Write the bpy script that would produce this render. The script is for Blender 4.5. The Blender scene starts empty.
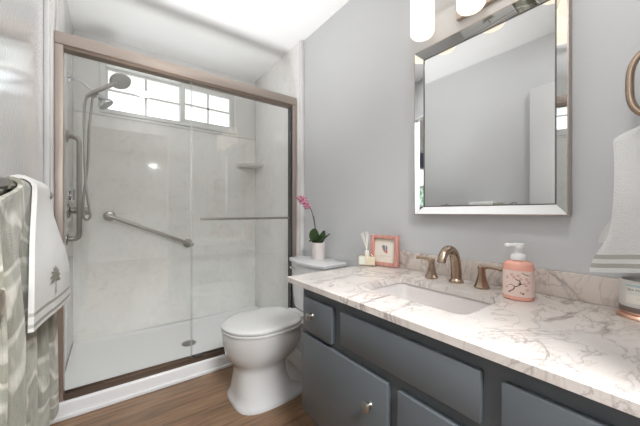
import bpy, bmesh, math, random
from mathutils import Vector, Matrix
random.seed(7)
PI = math.pi
sc = bpy.context.scene
C = sc.collection

# ------------------------------------------------------------------ camera
cam_d = bpy.data.cameras.new('camera'); cam = bpy.data.objects.new('camera', cam_d); C.objects.link(cam)
cam_d.sensor_width = 36.0; cam_d.sensor_fit = 'HORIZONTAL'; cam_d.lens = 284.0 / 640.0 * 36.0
cam_d.clip_start = 0.02; cam_d.clip_end = 100
cam.location = (0.0, 0.0, 1.06); cam.rotation_euler = (PI / 2, 0, math.radians(-36.5))
sc.camera = cam

# ------------------------------------------------------------------ sky, exposure
SKY = 2.1
w = bpy.data.worlds.new('world'); sc.world = w; w.use_nodes = True
wn = w.node_tree.nodes; wl = w.node_tree.links
bgn = wn['Background']; bgn.inputs['Strength'].default_value = SKY
tcw = wn.new('ShaderNodeTexCoord'); sep = wn.new('ShaderNodeSeparateXYZ'); rmp = wn.new('ShaderNodeValToRGB')
wl.new(tcw.outputs['Generated'], sep.inputs[0]); wl.new(sep.outputs['Z'], rmp.inputs[0]); wl.new(rmp.outputs[0], bgn.inputs[0])
rmp.color_ramp.elements[0].position = 0.0; rmp.color_ramp.elements[0].color = (0.78, 0.80, 0.80, 1)
rmp.color_ramp.elements[1].position = 0.25; rmp.color_ramp.elements[1].color = (0.90, 0.94, 1.0, 1)
sc.view_settings.view_transform = 'Standard'; sc.view_settings.look = 'None'
sc.view_settings.exposure = 0.38; sc.view_settings.gamma = 1.0; sc.view_settings.use_curve_mapping = False
sc.cycles.max_bounces = 14; sc.cycles.diffuse_bounces = 8; sc.cycles.glossy_bounces = 8
sc.cycles.transmission_bounces = 8; sc.cycles.transparent_max_bounces = 24
sc.cycles.sample_clamp_indirect = 6.0
sc.cycles.use_denoising = True

def area_light(name, loc, size, power, color, rot=(0, 0, 0), sy=None):
    d = bpy.data.lights.new(name, 'AREA'); d.energy = power; d.color = color; d.size = size
    if sy: d.shape = 'RECTANGLE'; d.size_y = sy
    else: d.shape = 'DISK'
    o = bpy.data.objects.new(name, d); C.objects.link(o); o.location = loc; o.rotation_euler = rot
    return o
fl = bpy.data.lights.new('bounced_flash', 'SPOT'); fl.energy = 118.0; fl.color = (1.0, 0.995, 0.99); fl.spot_size = math.radians(84); fl.spot_blend = 1.0; fl.shadow_soft_size = 0.2
flo = bpy.data.objects.new('bounced_flash', fl); C.objects.link(flo); flo.location = (0.44, 1.48, 0.50); flo.rotation_euler = (math.radians(180 - 4), 0, 0)
area_light('added_front_fill', (0.32, 0.20, 2.425), 0.20, 6.2, (1.0, 0.99, 0.97))  # fill light added to brighten the near end of the bathroom
area_light('added_bedroom_fill', (0.2, -0.95, 2.38), 0.7, 85.0, (0.97, 0.99, 1.0))  # added fill, sends light through the doorway from behind the camera
SHADE_EMIT = 1.0

# ------------------------------------------------------------------ materials
def mat(name, col=(0.8, 0.8, 0.8), rough=0.5, metal=0.0, spec=0.5, coat=0.0):
    m = bpy.data.materials.new(name); m.use_nodes = True
    b = m.node_tree.nodes['Principled BSDF']
    b.inputs['Base Color'].default_value = (*col, 1); b.inputs['Roughness'].default_value = rough
    b.inputs['Metallic'].default_value = metal; b.inputs['Specular IOR Level'].default_value = spec
    b.inputs['Coat Weight'].default_value = coat; b.inputs['Coat Roughness'].default_value = 0.06
    return m
def nd(m, t, **kw):
    n = m.node_tree.nodes.new(t)
    for k, v in kw.items(): setattr(n, k, v)
    return n
def lk(m, a, b): m.node_tree.links.new(a, b)
def coords(m, scale=(1, 1, 1), rot=(0, 0, 0)):
    tc = nd(m, 'ShaderNodeTexCoord'); mp = nd(m, 'ShaderNodeMapping')
    mp.inputs['Scale'].default_value = scale; mp.inputs['Rotation'].default_value = rot
    lk(m, tc.outputs['Object'], mp.inputs[0]); return mp.outputs[0]
def noise(m, vec, scale, detail=4, rough=0.5, dist=0.0):
    n = nd(m, 'ShaderNodeTexNoise'); lk(m, vec, n.inputs['Vector'])
    n.inputs['Scale'].default_value = scale; n.inputs['Detail'].default_value = detail
    n.inputs['Roughness'].default_value = rough; n.inputs['Distortion'].default_value = dist
    return n.outputs['Fac']
def ramp(m, fac, stops):
    r = nd(m, 'ShaderNodeValToRGB'); lk(m, fac, r.inputs[0]); e = r.color_ramp.elements
    while len(e) < len(stops): e.new(0.5)
    for i, (p, c) in enumerate(stops):
        e[i].position = p; e[i].color = (*c, 1) if len(c) == 3 else c
    return r.outputs[0]
def mix(m, f, a, b, mode='MIX'):
    n = nd(m, 'ShaderNodeMix', data_type='RGBA', blend_type=mode)
    for i, v in ((0, f), (6, a), (7, b)):
        if isinstance(v, (int, float)): n.inputs[i].default_value = v
        elif isinstance(v, tuple): n.inputs[i].default_value = (*v, 1)
        else: lk(m, v, n.inputs[i])
    return n.outputs[2]
def bump(m, h, strength, dist=0.002):
    b = nd(m, 'ShaderNodeBump'); b.inputs['Strength'].default_value = strength; b.inputs['Distance'].default_value = dist
    lk(m, h, b.inputs['Height']); lk(m, b.outputs[0], P(m).inputs['Normal'])
def P(m): return m.node_tree.nodes['Principled BSDF']
def G(v): return (v, v, v)

def paint(name, col, rough, bs, sc_=90):
    m = mat(name, col, rough); bump(m, noise(m, coords(m), sc_, 3), bs, 0.002); return m
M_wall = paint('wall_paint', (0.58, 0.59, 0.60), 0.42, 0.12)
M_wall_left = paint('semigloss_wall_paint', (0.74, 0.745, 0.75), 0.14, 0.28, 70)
P(M_wall_left).inputs['Coat Weight'].default_value = 0.8; P(M_wall_left).inputs['Coat Roughness'].default_value = 0.12
lk(M_wall_left, P(M_wall_left).inputs['Normal'].links[0].from_socket, P(M_wall_left).inputs['Coat Normal'])
M_ceil = paint('ceiling_paint', (0.83, 0.835, 0.84), 0.6, 0.15, 60)
M_shower_paint = paint('shower_wall_paint', (0.80, 0.80, 0.79), 0.4, 0.1)
M_trim = mat('white_trim_paint', (0.80, 0.80, 0.80), 0.25)
M_vinyl = mat('white_vinyl', (0.80, 0.80, 0.79), 0.3)
M_door = mat('door_paint', (0.76, 0.76, 0.765), 0.3)
M_bed = mat('bedroom_paint', (0.80, 0.80, 0.80), 0.6)
M_bedblue = mat('bedroom_blue_paint', (0.13, 0.17, 0.27), 0.6)
M_curtain = mat('blue_curtain', (0.10, 0.16, 0.30), 0.8)
M_hedge = mat('hedge_leaves', (0.12, 0.22, 0.08), 0.9)
def _h():
    m = M_hedge; lk(m, ramp(m, noise(m, coords(m), 9, 6, 0.7), [(0.35, (0.04, 0.10, 0.05)), (0.5, (0.30, 0.45, 0.28)), (0.62, (0.75, 0.85, 0.80))]), P(m).inputs['Base Color'])
_h()

def panel_mat(name):
    m = mat(name, (0.7, 0.7, 0.66), 0.09)
    c = coords(m)
    n1 = noise(m, c, 3.0, 8, 0.62, 0.8); n2 = noise(m, c, 14.0, 6, 0.7, 1.5)
    a = ramp(m, n1, [(0.32, (0.85, 0.84, 0.82)), (0.5, (0.90, 0.89, 0.875)), (0.68, (0.92, 0.91, 0.90))])
    b = ramp(m, n2, [(0.34, (0.86, 0.84, 0.81)), (0.48, (1, 1, 1))])
    lk(m, mix(m, 0.55, a, b, 'MULTIPLY'), P(m).inputs['Base Color'])
    return m
M_panel = panel_mat('cultured_marble_panel')
M_pan = mat('shower_pan_acrylic', (0.83, 0.83, 0.84), 0.22)

def marble(name, tint):
    m = mat(name, (0.8, 0.76, 0.72), 0.13)
    c = coords(m)
    def vein(sc_, dist, wid, seed):
        mp = nd(m, 'ShaderNodeMapping'); lk(m, c, mp.inputs[0]); mp.inputs['Location'].default_value = (seed, seed * 1.7, seed * .6)
        mp.inputs['Rotation'].default_value = (0, 0, 0.6); mp.inputs['Scale'].default_value = (1.0, 1.9, 1.0)
        n = noise(m, mp.outputs[0], sc_, 7, 0.56, dist)
        s = nd(m, 'ShaderNodeMath', operation='SUBTRACT'); lk(m, n, s.inputs[0]); s.inputs[1].default_value = 0.5
        a = nd(m, 'ShaderNodeMath', operation='ABSOLUTE'); lk(m, s.outputs[0], a.inputs[0])
        return ramp(m, a.outputs[0], [(0.0, G(1)), (wid * .35, G(.55)), (wid, G(0))])
    cloud = noise(m, c, 3.2, 5, 0.6, 0.4)
    base = ramp(m, cloud, [(0.3, tuple(x * .86 for x in tint)), (0.5, tint), (0.7, tuple(min(1, x * 1.10) for x in tint))])
    msk = ramp(m, noise(m, c, 2.9, 3), [(0.42, G(0.0)), (0.56, G(1))])
    v1 = mix(m, 1.0, vein(2.6, 1.3, 0.030, 3.1), msk, 'MULTIPLY')
    v2 = mix(m, 1.0, vein(5.2, 1.8, 0.030, 9.4), msk, 'MULTIPLY')
    v3 = vein(1.5, 1.5, 0.010, 1.3)
    k = mix(m, v1, base, (0.31, 0.265, 0.235))
    k = mix(m, v2, k, (0.50, 0.43, 0.39))
    f3 = nd(m, 'ShaderNodeMath', operation='MULTIPLY'); lk(m, v3, f3.inputs[0]); f3.inputs[1].default_value = 0.85
    k = mix(m, f3.outputs[0], k, (0.40, 0.36, 0.34))
    lk(m, k, P(m).inputs['Base Color'])
    return m
M_marble = marble('veined_marble', (0.665, 0.62, 0.585))
M_splash = marble('veined_marble_splash', (0.66, 0.59, 0.535))

def wood():
    m = mat('vinyl_plank_wood', (0.3, 0.2, 0.12), 0.38)
    c = coords(m, (1, 1, 1))
    br = nd(m, 'ShaderNodeTexBrick'); lk(m, c, br.inputs['Vector'])
    br.offset = 0.37; br.inputs['Scale'].default_value = 1.0
    br.inputs['Brick Width'].default_value = 1.22; br.inputs['Row Height'].default_value = 0.178
    br.inputs['Mortar Size'].default_value = 0.0016; br.inputs['Mortar Smooth'].default_value = 0.2
    br.inputs['Color1'].default_value = (0.215, 0.125, 0.070, 1); br.inputs['Color2'].default_value = (0.285, 0.178, 0.106, 1)
    br.inputs['Mortar'].default_value = (0.13, 0.08, 0.05, 1)
    g = noise(m, coords(m, (1.6, 22, 1)), 2.4, 8, 0.62, 0.5)
    gr = ramp(m, g, [(0.3, (0.55, 0.50, 0.46)), (0.5, (0.95, 0.95, 0.95)), (0.7, (1.25, 1.22, 1.18))])
    g2 = ramp(m, noise(m, coords(m, (0.8, 5, 1)), 2.2, 4, 0.5, 1.0), [(0.35, G(0.75)), (0.65, G(1.12))])
    k = mix(m, 1.0, mix(m, 1.0, br.outputs[0], gr, 'MULTIPLY'), g2, 'MULTIPLY')
    lk(m, k, P(m).inputs['Base Color']); bump(m, g, 0.1, 0.001)
    return m
M_wood = wood()

def brushed(name, col, rough=0.28):
    m = mat(name, col, rough, 1.0)
    return m
M_bronze = brushed('champagne_bronze_aluminium', (0.49, 0.42, 0.375), 0.42)
M_track = brushed('dark_bronze_track', (0.22, 0.175, 0.145), 0.4)
M_nickel = brushed('brushed_nickel', (0.40, 0.375, 0.35), 0.28)
M_chrome = mat('chrome', (0.66, 0.67, 0.68), 0.08, 1.0)
M_faucet = brushed('antique_bronze_nickel', (0.43, 0.33, 0.25), 0.27)
M_mirror = mat('mirror_silver', (0.71, 0.72, 0.715), 0.005, 1.0)
M_bevel = mat('bevelled_mirror_silver', (0.76, 0.77, 0.77), 0.02, 1.0)
M_darkrim = mat('dark_rim', (0.20, 0.19, 0.18), 0.3, 0.8)
M_grayplastic = mat('grey_spray_face', (0.26, 0.26, 0.25), 0.4)
M_rubber = mat('dark_rubber', (0.05, 0.05, 0.05), 0.6)
M_porc = mat('porcelain', (0.63, 0.63, 0.63), 0.08, coat=0.3)
M_seat = mat('toilet_seat_plastic', (0.61, 0.61, 0.60), 0.16)
M_sink = mat('sink_porcelain', (0.64, 0.60, 0.585), 0.1)
M_cab = mat('slate_grey_cabinet_paint', (0.101, 0.115, 0.126), 0.36)
M_cabin = mat('cabinet_shadow_interior', (0.05, 0.055, 0.06), 0.7)

def glass(name, tint, refl=1.0):
    m = bpy.data.materials.new(name); m.use_nodes = True; nt = m.node_tree
    nt.nodes.remove(nt.nodes['Principled BSDF']); out = nt.nodes['Material Output']
    tr = nd(m, 'ShaderNodeBsdfTransparent'); tr.inputs[0].default_value = (*tint, 1)
    gl = nd(m, 'ShaderNodeBsdfGlossy'); gl.inputs['Roughness'].default_value = 0.0; gl.inputs[0].default_value = (1, 1, 1, 1)
    ge = nd(m, 'ShaderNodeNewGeometry'); dt = nd(m, 'ShaderNodeVectorMath', operation='DOT_PRODUCT')
    lk(m, ge.outputs['Normal'], dt.inputs[0]); lk(m, ge.outputs['Incoming'], dt.inputs[1])
    ab = nd(m, 'ShaderNodeMath', operation='ABSOLUTE'); lk(m, dt.outputs['Value'], ab.inputs[0])
    om = nd(m, 'ShaderNodeMath', operation='SUBTRACT'); om.inputs[0].default_value = 1.0; lk(m, ab.outputs[0], om.inputs[1])
    pw = nd(m, 'ShaderNodeMath', operation='POWER'); lk(m, om.outputs[0], pw.inputs[0]); pw.inputs[1].default_value = 5
    ma = nd(m, 'ShaderNodeMath', operation='MULTIPLY_ADD'); lk(m, pw.outputs[0], ma.inputs[0])
    ma.inputs[1].default_value = 0.95 * refl; ma.inputs[2].default_value = 0.045 * refl
    mx = nd(m, 'ShaderNodeMixShader'); lk(m, ma.outputs[0], mx.inputs[0]); lk(m, tr.outputs[0], mx.inputs[1]); lk(m, gl.outputs[0], mx.inputs[2])
    lk(m, mx.outputs[0], out.inputs[0]); return m
M_glass = glass('shower_glass', (0.982, 0.99, 0.984))
M_window_glass = glass('window_glass', (0.97, 0.98, 0.98))
M_bottle_glass = glass('clear_bottle_glass', (0.96, 0.93, 0.88), 1.5)
M_glass_edge = mat('glass_edge_green', (0.55, 0.58, 0.55), 0.2)

M_shade = mat('opal_glass_shade', (0.35, 0.34, 0.32), 0.3)
P(M_shade).inputs['Emission Color'].default_value = (1.0, 0.86, 0.70, 1); P(M_shade).inputs['Emission Strength'].default_value = SHADE_EMIT

def terry(name, col, bs=0.7):
    m = mat(name, col, 0.95, spec=0.15); c = coords(m)
    bump(m, noise(m, c, 260, 3, 0.7), bs, 0.004)
    P(m).inputs['Sheen Weight'].default_value = 0.3
    return m
M_white_terry = terry('white_terry', (0.66, 0.655, 0.635))
M_ring_terry = terry('grey_white_terry', (0.70, 0.70, 0.69))
M_band = mat('satin_grey_band', (0.40, 0.39, 0.35), 0.7)
M_thread = mat('grey_green_thread', (0.27, 0.275, 0.22), 0.7)
def jacquard():
    m = terry('sage_jacquard_terry', (0.5, 0.5, 0.4), 0.5)
    c = coords(m, (1, 1, 1))
    wv = nd(m, 'ShaderNodeTexWave', wave_type='BANDS', bands_direction='Z', wave_profile='SIN')
    lk(m, c, wv.inputs['Vector']); wv.inputs['Scale'].default_value = 2.2; wv.inputs['Distortion'].default_value = 11.0
    wv.inputs['Detail'].default_value = 2.5; wv.inputs['Detail Scale'].default_value = 1.7
    a = ramp(m, wv.outputs['Fac'], [(0.30, (0.30, 0.295, 0.235)), (0.42, (0.55, 0.53, 0.46)), (0.62, (0.62, 0.60, 0.53)), (0.85, (0.38, 0.375, 0.31))])
    n = ramp(m, noise(m, coords(m, (1, 1, .3)), 60, 2), [(0.4, G(0.82)), (0.6, G(1.05))])
    lk(m, mix(m, 1.0, a, n, 'MULTIPLY'), P(m).inputs['Base Color']); return m
M_sage = jacquard()
M_sage_plain = terry('sage_plain_terry', (0.36, 0.36, 0.29), 0.5)

M_pot = mat('blush_ceramic', (0.80, 0.73, 0.71), 0.3)
M_moss = mat('potting_moss', (0.10, 0.08, 0.05), 0.9)
M_leaf = mat('orchid_leaf_green', (0.045, 0.085, 0.03), 0.35)
M_stem = mat('orchid_stem', (0.09, 0.06, 0.045), 0.5)
def petal():
    m = mat('orchid_petal', (0.5, 0.1, 0.25), 0.55)
    n = noise(m, coords(m), 130, 3, 0.6)
    lk(m, ramp(m, n, [(0.40, (0.28, 0.02, 0.10)), (0.50, (0.55, 0.16, 0.30)), (0.58, (0.85, 0.62, 0.68))]), P(m).inputs['Base Color']); return m
M_petal = petal()
M_lip = mat('orchid_lip', (0.45, 0.02, 0.10), 0.5)
def pinkwood():
    m = mat('rose_painted_wood', (0.6, 0.3, 0.24), 0.45)
    n = noise(m, coords(m, (30, 30, 4)), 4, 4)
    lk(m, ramp(m, n, [(0.35, (0.50, 0.235, 0.19)), (0.65, (0.66, 0.345, 0.29))]), P(m).inputs['Base Color']); return m
M_rosewood = pinkwood()
M_paper = mat('cream_paper', (0.78, 0.74, 0.66), 0.7)
M_ink_grey = mat('grey_print', (0.22, 0.23, 0.25), 0.7)
M_ink_rose = mat('rose_print', (0.62, 0.20, 0.20), 0.7)
M_ink_light = mat('pale_print', (0.50, 0.46, 0.42), 0.7)
M_reed = mat('white_reeds', (0.80, 0.78, 0.72), 0.7)
M_oil = mat('amber_oil', (0.80, 0.74, 0.60), 0.15)
M_label = mat('pale_label', (0.72, 0.75, 0.66), 0.6)
M_soap = mat('coral_pink_soap', (0.85, 0.42, 0.33), 0.12, coat=0.6)
M_soaplabel = mat('blush_label', (0.80, 0.63, 0.56), 0.35)
M_blossom_ink = mat('dark_branch_print', (0.16, 0.07, 0.07), 0.5)
M_blossom_pale = mat('rosy_blossom_print', (0.62, 0.30, 0.30), 0.5)
M_pump = mat('white_pump_plastic', (0.84, 0.84, 0.84), 0.25)
M_jar = mat('white_jar', (0.70, 0.68, 0.66), 0.3)
M_jar_band = mat('brown_jar_band', (0.20, 0.15, 0.13), 0.4)
M_jar_foot = brushed('copper_jar_foot', (0.70, 0.44, 0.33), 0.3)
M_jar_blue = mat('seafoam_print', (0.45, 0.58, 0.60), 0.5)
M_jar_ink = mat('navy_print', (0.13, 0.19, 0.26), 0.5)

# ------------------------------------------------------------------ mesh helpers
ROOT = {}
def finish(o, angle=38):
    me = o.data
    for p in me.polygons: p.use_smooth = True
    me.set_sharp_from_angle(angle=math.radians(angle))
def obj(name, bm, m, parent=None, origin=(0, 0, 0), angle=38):
    """bm holds place coordinates; the mesh is stored about the thing's own base point"""
    if parent is not None:
        r = parent
        while r.parent: r = r.parent
        org = Vector(r.location)
    else: org = Vector(origin)
    bmesh.ops.recalc_face_normals(bm, faces=bm.faces)
    bmesh.ops.translate(bm, vec=-org, verts=bm.verts)
    me = bpy.data.meshes.new(name); bm.to_mesh(me); bm.free()
    ms = m if isinstance(m, (list, tuple)) else [m]
    for x in ms: me.materials.append(x)
    o = bpy.data.objects.new(name, me); C.objects.link(o)
    if parent is not None: o.parent = parent
    else: o.location = org
    finish(o, angle); return o
def tag(o, label, cat, group=None, kind=None):
    o['label'] = label; o['category'] = cat
    if group: o['group'] = group
    if kind: o['kind'] = kind
    return o
def thing(name, label, cat, loc, group=None):
    o = bpy.data.objects.new(name, None); C.objects.link(o); o.empty_display_size = 0.05
    o.location = loc; return tag(o, label, cat, group)
def struct(name, bm, m, label=None, angle=38):
    o = obj(name, bm, m, angle=angle); o['kind'] = 'structure'
    if label: o['label'] = label
    return o
def B(): return bmesh.new()
def box(bm, x0, x1, y0, y1, z0, z1, bev=0.0, seg=2, mi=0, mat4=None):
    t = bmesh.new(); bmesh.ops.create_cube(t, size=1.0)
    for v in t.verts:
        v.co = Vector(((x0 + x1) / 2 + v.co.x * (x1 - x0), (y0 + y1) / 2 + v.co.y * (y1 - y0), (z0 + z1) / 2 + v.co.z * (z1 - z0)))
    if bev > 0: bmesh.ops.bevel(t, geom=list(t.edges), offset=bev, segments=seg, profile=0.5, affect='EDGES')
    merge(bm, t, mi, mat4); return bm
def merge(bm, t, mi=0, mat4=None):
    if mat4 is not None: bmesh.ops.transform(t, matrix=mat4, verts=t.verts)
    for f in t.faces: f.material_index = mi
    me = bpy.data.meshes.new('tmp'); t.to_mesh(me); t.free(); bm.from_mesh(me); bpy.data.meshes.remove(me)
def rings(bm, loops, cap0=True, cap1=True, closed=True, mi=0):
    vs = [[bm.verts.new(p) for p in L] for L in loops]
    n = len(vs[0])
    for a, b in zip(vs[:-1], vs[1:]):
        for i in range(n if closed else n - 1):
            j = (i + 1) % n
            f = bm.faces.new((a[i], a[j], b[j], b[i])); f.material_index = mi
    if cap0: bm.faces.new(list(reversed(vs[0]))).material_index = mi
    if cap1: bm.faces.new(vs[-1]).material_index = mi
    return vs
def tube(bm, pts, r, n=12, cap=True, mi=0, flat=1.0):
    pts = [Vector(p) for p in pts]; R = r if isinstance(r, (list, tuple)) else [r] * len(pts)
    T = [((pts[min(i + 1, len(pts) - 1)] - pts[max(i - 1, 0)]).normalized()) for i in range(len(pts))]
    up = Vector((0, 0, 1)) if abs(T[0].z) < 0.9 else Vector((1, 0, 0))
    nrm = (up - T[0] * up.dot(T[0])).normalized(); loops = []
    for p, t, rr in zip(pts, T, R):
        nrm = (nrm - t * nrm.dot(t)).normalized(); bn = t.cross(nrm)
        loops.append([p + (nrm * math.cos(2 * PI * k / n) + bn * math.sin(2 * PI * k / n) * flat) * rr for k in range(n)])
    rings(bm, loops, cap, cap, mi=mi)
def smoothpath(P_, k=6):
    P_ = [Vector(p) for p in P_]; out = []
    for i in range(len(P_) - 1):
        p0 = P_[max(i - 1, 0)]; p1 = P_[i]; p2 = P_[i + 1]; p3 = P_[min(i + 2, len(P_) - 1)]
        for j in range(k):
            t = j / k
            out.append(0.5 * ((2 * p1) + (p2 - p0) * t + (2 * p0 - 5 * p1 + 4 * p2 - p3) * t * t + (-p0 + 3 * p1 - 3 * p2 + p3) * t ** 3))
    out.append(P_[-1]); return out
def lathe(bm, prof, c, axis=(0, 0, 1), n=28, mi=0, sx=1.0):
    """prof: list of (radius, height along axis)"""
    a = Vector(axis).normalized(); u = a.orthogonal().normalized()
    if abs(a.z) > .99: u = Vector((1, 0, 0))
    v = a.cross(u); c = Vector(c)
    rings(bm, [[c + a * h + (u * math.cos(2 * PI * k / n) * sx + v * math.sin(2 * PI * k / n)) * max(r, 1e-4) for k in range(n)] for r, h in prof], True, True, mi=mi)
def quadprism(bm, poly, d, mi=0):
    """poly: list of Vectors (planar), extruded by vector d"""
    a = [bm.verts.new(p) for p in poly]; b = [bm.verts.new(Vector(p) + Vector(d)) for p in poly]; n = len(a)
    bm.faces.new(a).material_index = mi; bm.faces.new(list(reversed(b))).material_index = mi
    for i in range(n): bm.faces.new((a[i], b[i], b[(i + 1) % n], a[(i + 1) % n])).material_index = mi
def text_bm(s, size, extr=0.0002):
    cu = bpy.data.curves.new('lettering', 'FONT'); cu.body = s; cu.size = size; cu.extrude = extr
    cu.align_x = 'CENTER'; cu.resolution_u = 3
    o = bpy.data.objects.new('lettering', cu); C.objects.link(o)
    dg = bpy.context.evaluated_depsgraph_get(); me = bpy.data.meshes.new_from_object(o.evaluated_get(dg))
    t = bmesh.new(); t.from_mesh(me); bpy.data.meshes.remove(me); bpy.data.objects.remove(o); bpy.data.curves.remove(cu)
    return t

# ------------------------------------------------------------------ room shell
XL, XR, YF, YB, ZC = -0.26, 1.25, -0.10, 2.81, 2.44
YS = 1.955                                        # front face of the shower curb
struct('floor', box(B(), -3.4, 3.0, -3.8, 3.0, -0.06, 0.0), M_wood, 'brown wood plank floor')
struct('ceiling', box(B(), -3.4, 3.0, -3.8, 2.95, ZC, ZC + 0.1), M_ceil, 'white ceiling')
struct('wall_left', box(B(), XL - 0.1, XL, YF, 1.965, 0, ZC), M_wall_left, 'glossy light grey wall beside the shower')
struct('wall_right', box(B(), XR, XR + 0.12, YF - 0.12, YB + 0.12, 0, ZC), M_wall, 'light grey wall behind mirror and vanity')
# back wall with the window opening
wx0, wx1, wz0, wz1 = -0.065, 1.035, 1.85, 2.27
b = B()
box(b, XL - 0.1, wx0, YB, YB + 0.12, 0, ZC); box(b, wx1, XR, YB, YB + 0.12, 0, ZC)
box(b, wx0, wx1, YB, YB + 0.12, 0, wz0); box(b, wx0, wx1, YB, YB + 0.12, wz1, ZC)
struct('wall_back', b, M_shower_paint, 'white wall with window above the shower')
struct('wall_shower_left', box(B(), XL - 0.1, XL + 0.03, 1.965, YB, 0, ZC), M_shower_paint)
struct('wall_shower_right', box(B(), XR - 0.012, XR, 1.93, YB, 0, ZC), M_shower_paint)
# front wall with the doorway the picture is taken from
dx0, dx1, dzt = -0.258, 0.62, 2.06
TW = 0.06
b = B(); box(b, XL - 0.1, dx0, YF - TW, YF, 0, ZC); box(b, dx1, XR, YF - TW, YF, 0, ZC); box(b, dx0, dx1, YF - TW, YF, dzt, ZC)
struct('wall_front', b, M_wall)
# bedroom beyond
b = B()
box(b, -3.4, -3.3, -3.7, -2.75, 0, ZC); box(b, -3.4, -3.3, -1.25, -0.1, 0, ZC); box(b, -3.4, -3.3, -2.75, -1.25, 0, 1.2); box(b, -3.4, -3.3, -2.75, -1.25, 2.1, ZC)
struct('wall_bedroom_window', b, M_bedblue)
struct('wall_bedroom_far', box(B(), -3.4, 3.0, -3.8, -3.7, 0, ZC), M_bed)
struct('wall_bedroom_side', box(B(), 2.9, 3.0, -3.7, -0.22, 0, ZC), M_bed)
struct('wall_bedroom_near', box(B(), -3.4, XL - 0.1, -0.22, -0.1, 0, ZC), M_bed)
struct('wall_bedroom_near_right', box(B(), XR + 0.12, 3.0, -0.22, -0.1, 0, ZC), M_bed)
# baseboards
def baseboard(name, x0, x1, y0, y1):
    b = box(B(), x0, x1, y0, y1, 0, 0.085, 0.004); return struct(name, b, M_trim, 'white baseboard')
baseboard('baseboard_left', XL, XL + 0.013, 0.0, 1.94)
baseboard('baseboard_right', XR - 0.013, XR, 1.13, 1.93)

# shower surround panels: polished cultured marble
def panelbox(name, *a, **k):
    return struct(name, box(B(), *a, 0.002), M_panel, k.get('label'))
panelbox('wall_panel_back', XL + 0.03, XR - 0.012, YB - 0.012, YB, 0.085, 1.825, label='polished pale marble shower panel')
panelbox('wall_panel_left', XL + 0.03, XL + 0.040, 2.04, YB - 0.012, 0.085, ZC)
panelbox('wall_panel_right', XR - 0.024, XR - 0.012, 1.93, YB - 0.012, 0.085, ZC)
struct('trim_1', box(B(), XL + 0.04, XR - 0.024, YB - 0.022, YB, 1.822, 1.84, 0.003), M_vinyl, 'ledge capping the back shower panel')
struct('trim_2', box(B(), XR - 0.030, XR, 1.900, 1.930, 0.085, ZC, 0.004), M_trim, 'white strip ending the shower wall')
struct('trim_3', box(B(), XL, XL + 0.02, 1.915, 1.965, 0, ZC, 0.005), M_trim, 'white strip between left wall and shower')
struct('trim_4', box(B(), XL + 0.013, XR - 0.013, YS - 0.014, YS, 0, 0.022, 0.005), M_trim, 'white strip at the foot of the curb')

# window
b = B()
f = 0.032
for a in ((wx0, wx0 + f, wz0, wz1), (wx1 - f, wx1, wz0, wz1), (wx0 + f, wx1 - f, wz0, wz0 + f), (wx0 + f, wx1 - f, wz1 - f, wz1)):
    box(b, a[0], a[1], YB - 0.018, YB + 0.10, a[2], a[3], 0.004)
w1 = struct('window_1', b, M_vinyl, 'sliding window high in the shower wall')
def sash(x0, x1, y, fr):
    b = B(); z0, z1 = wz0 + f, wz1 - f
    for a in ((x0, x0 + fr, z0, z1), (x1 - fr, x1, z0, z1), (x0 + fr, x1 - fr, z0, z0 + fr), (x0 + fr, x1 - fr, z1 - fr, z1)):
        box(b, a[0], a[1], y, y + 0.03, a[2], a[3], 0.003)
    s = obj('sash', b, M_vinyl, w1)
    b = B(); xm = (x0 + x1) / 2; zm = (z0 + z1) / 2
    box(b, xm - .008, xm + .008, y + .008, y + .022, z0 + fr, z1 - fr); box(b, x0 + fr, x1 - fr, y + .008, y + .022, zm - .008, zm + .008)
    obj('muntin', b, M_vinyl, s)
    obj('pane', box(B(), x0 + fr, x1 - fr, y + .013, y + .017, z0 + fr, z1 - fr), M_window_glass, s)
sash(wx0 + f, 0.535, YB + 0.055, 0.022)
sash(0.515, wx1 - f, YB + 0.015, 0.040)
struct('roof_soffit', box(B(), -2.5, 3.5, YB + 0.12, YB + 0.86, 2.30, 2.36), M_shower_paint)
b = B()
box(b, -3.38, -3.32, -2.78, -2.72, 1.17, 2.13); box(b, -3.38, -3.32, -1.28, -1.22, 1.17, 2.13)
box(b, -3.38, -3.32, -2.72, -1.28, 1.17, 1.23); box(b, -3.38, -3.32, -2.72, -1.28, 2.07, 2.13)
box(b, -3.37, -3.34, -2.02, -1.98, 1.23, 2.07); box(b, -3.37, -3.34, -2.72, -1.28, 1.63, 1.67)
struct('hedge', box(B(), -6.6, -6.0, -6.0, 2.0, 0, 2.0), M_hedge)
w2 = struct('window_2', b, M_vinyl, 'bedroom window seen in the mirror edge')
obj('pane', box(B(), -3.356, -3.352, -2.72, -1.28, 1.23, 2.07), M_window_glass, w2)

# door leaf folded back against the left wall
d = struct('door_1', box(B(), XL + 0.014, XL + 0.049, -0.06, 0.82, 0.012, 2.04, 0.002), M_door, 'open white door against the left wall')
b = B(); lathe(b, [(0.030, 0), (0.030, 0.006), (0.011, 0.01), (0.011, 0.03), (0.022, 0.036), (0.026, 0.046), (0.022, 0.056), (0.0, 0.059)], (XL + 0.049, 0.748, 0.90), (1, 0, 0))
obj('door_knob', b, M_faucet, d)
b = B()
for x0, x1 in ((dx0 + .0005, dx0 + 0.006), (dx1 - 0.012, dx1 - .0005)): box(b, x0, x1, YF - TW - .004, YF + .004, 0.001, dzt - .013)
box(b, dx0 + .0005, dx1 - .0005, YF - TW - .004, YF + .004, dzt - 0.012, dzt - .0005)
struct('trim_5', b, M_trim, 'doorway lining')

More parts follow.
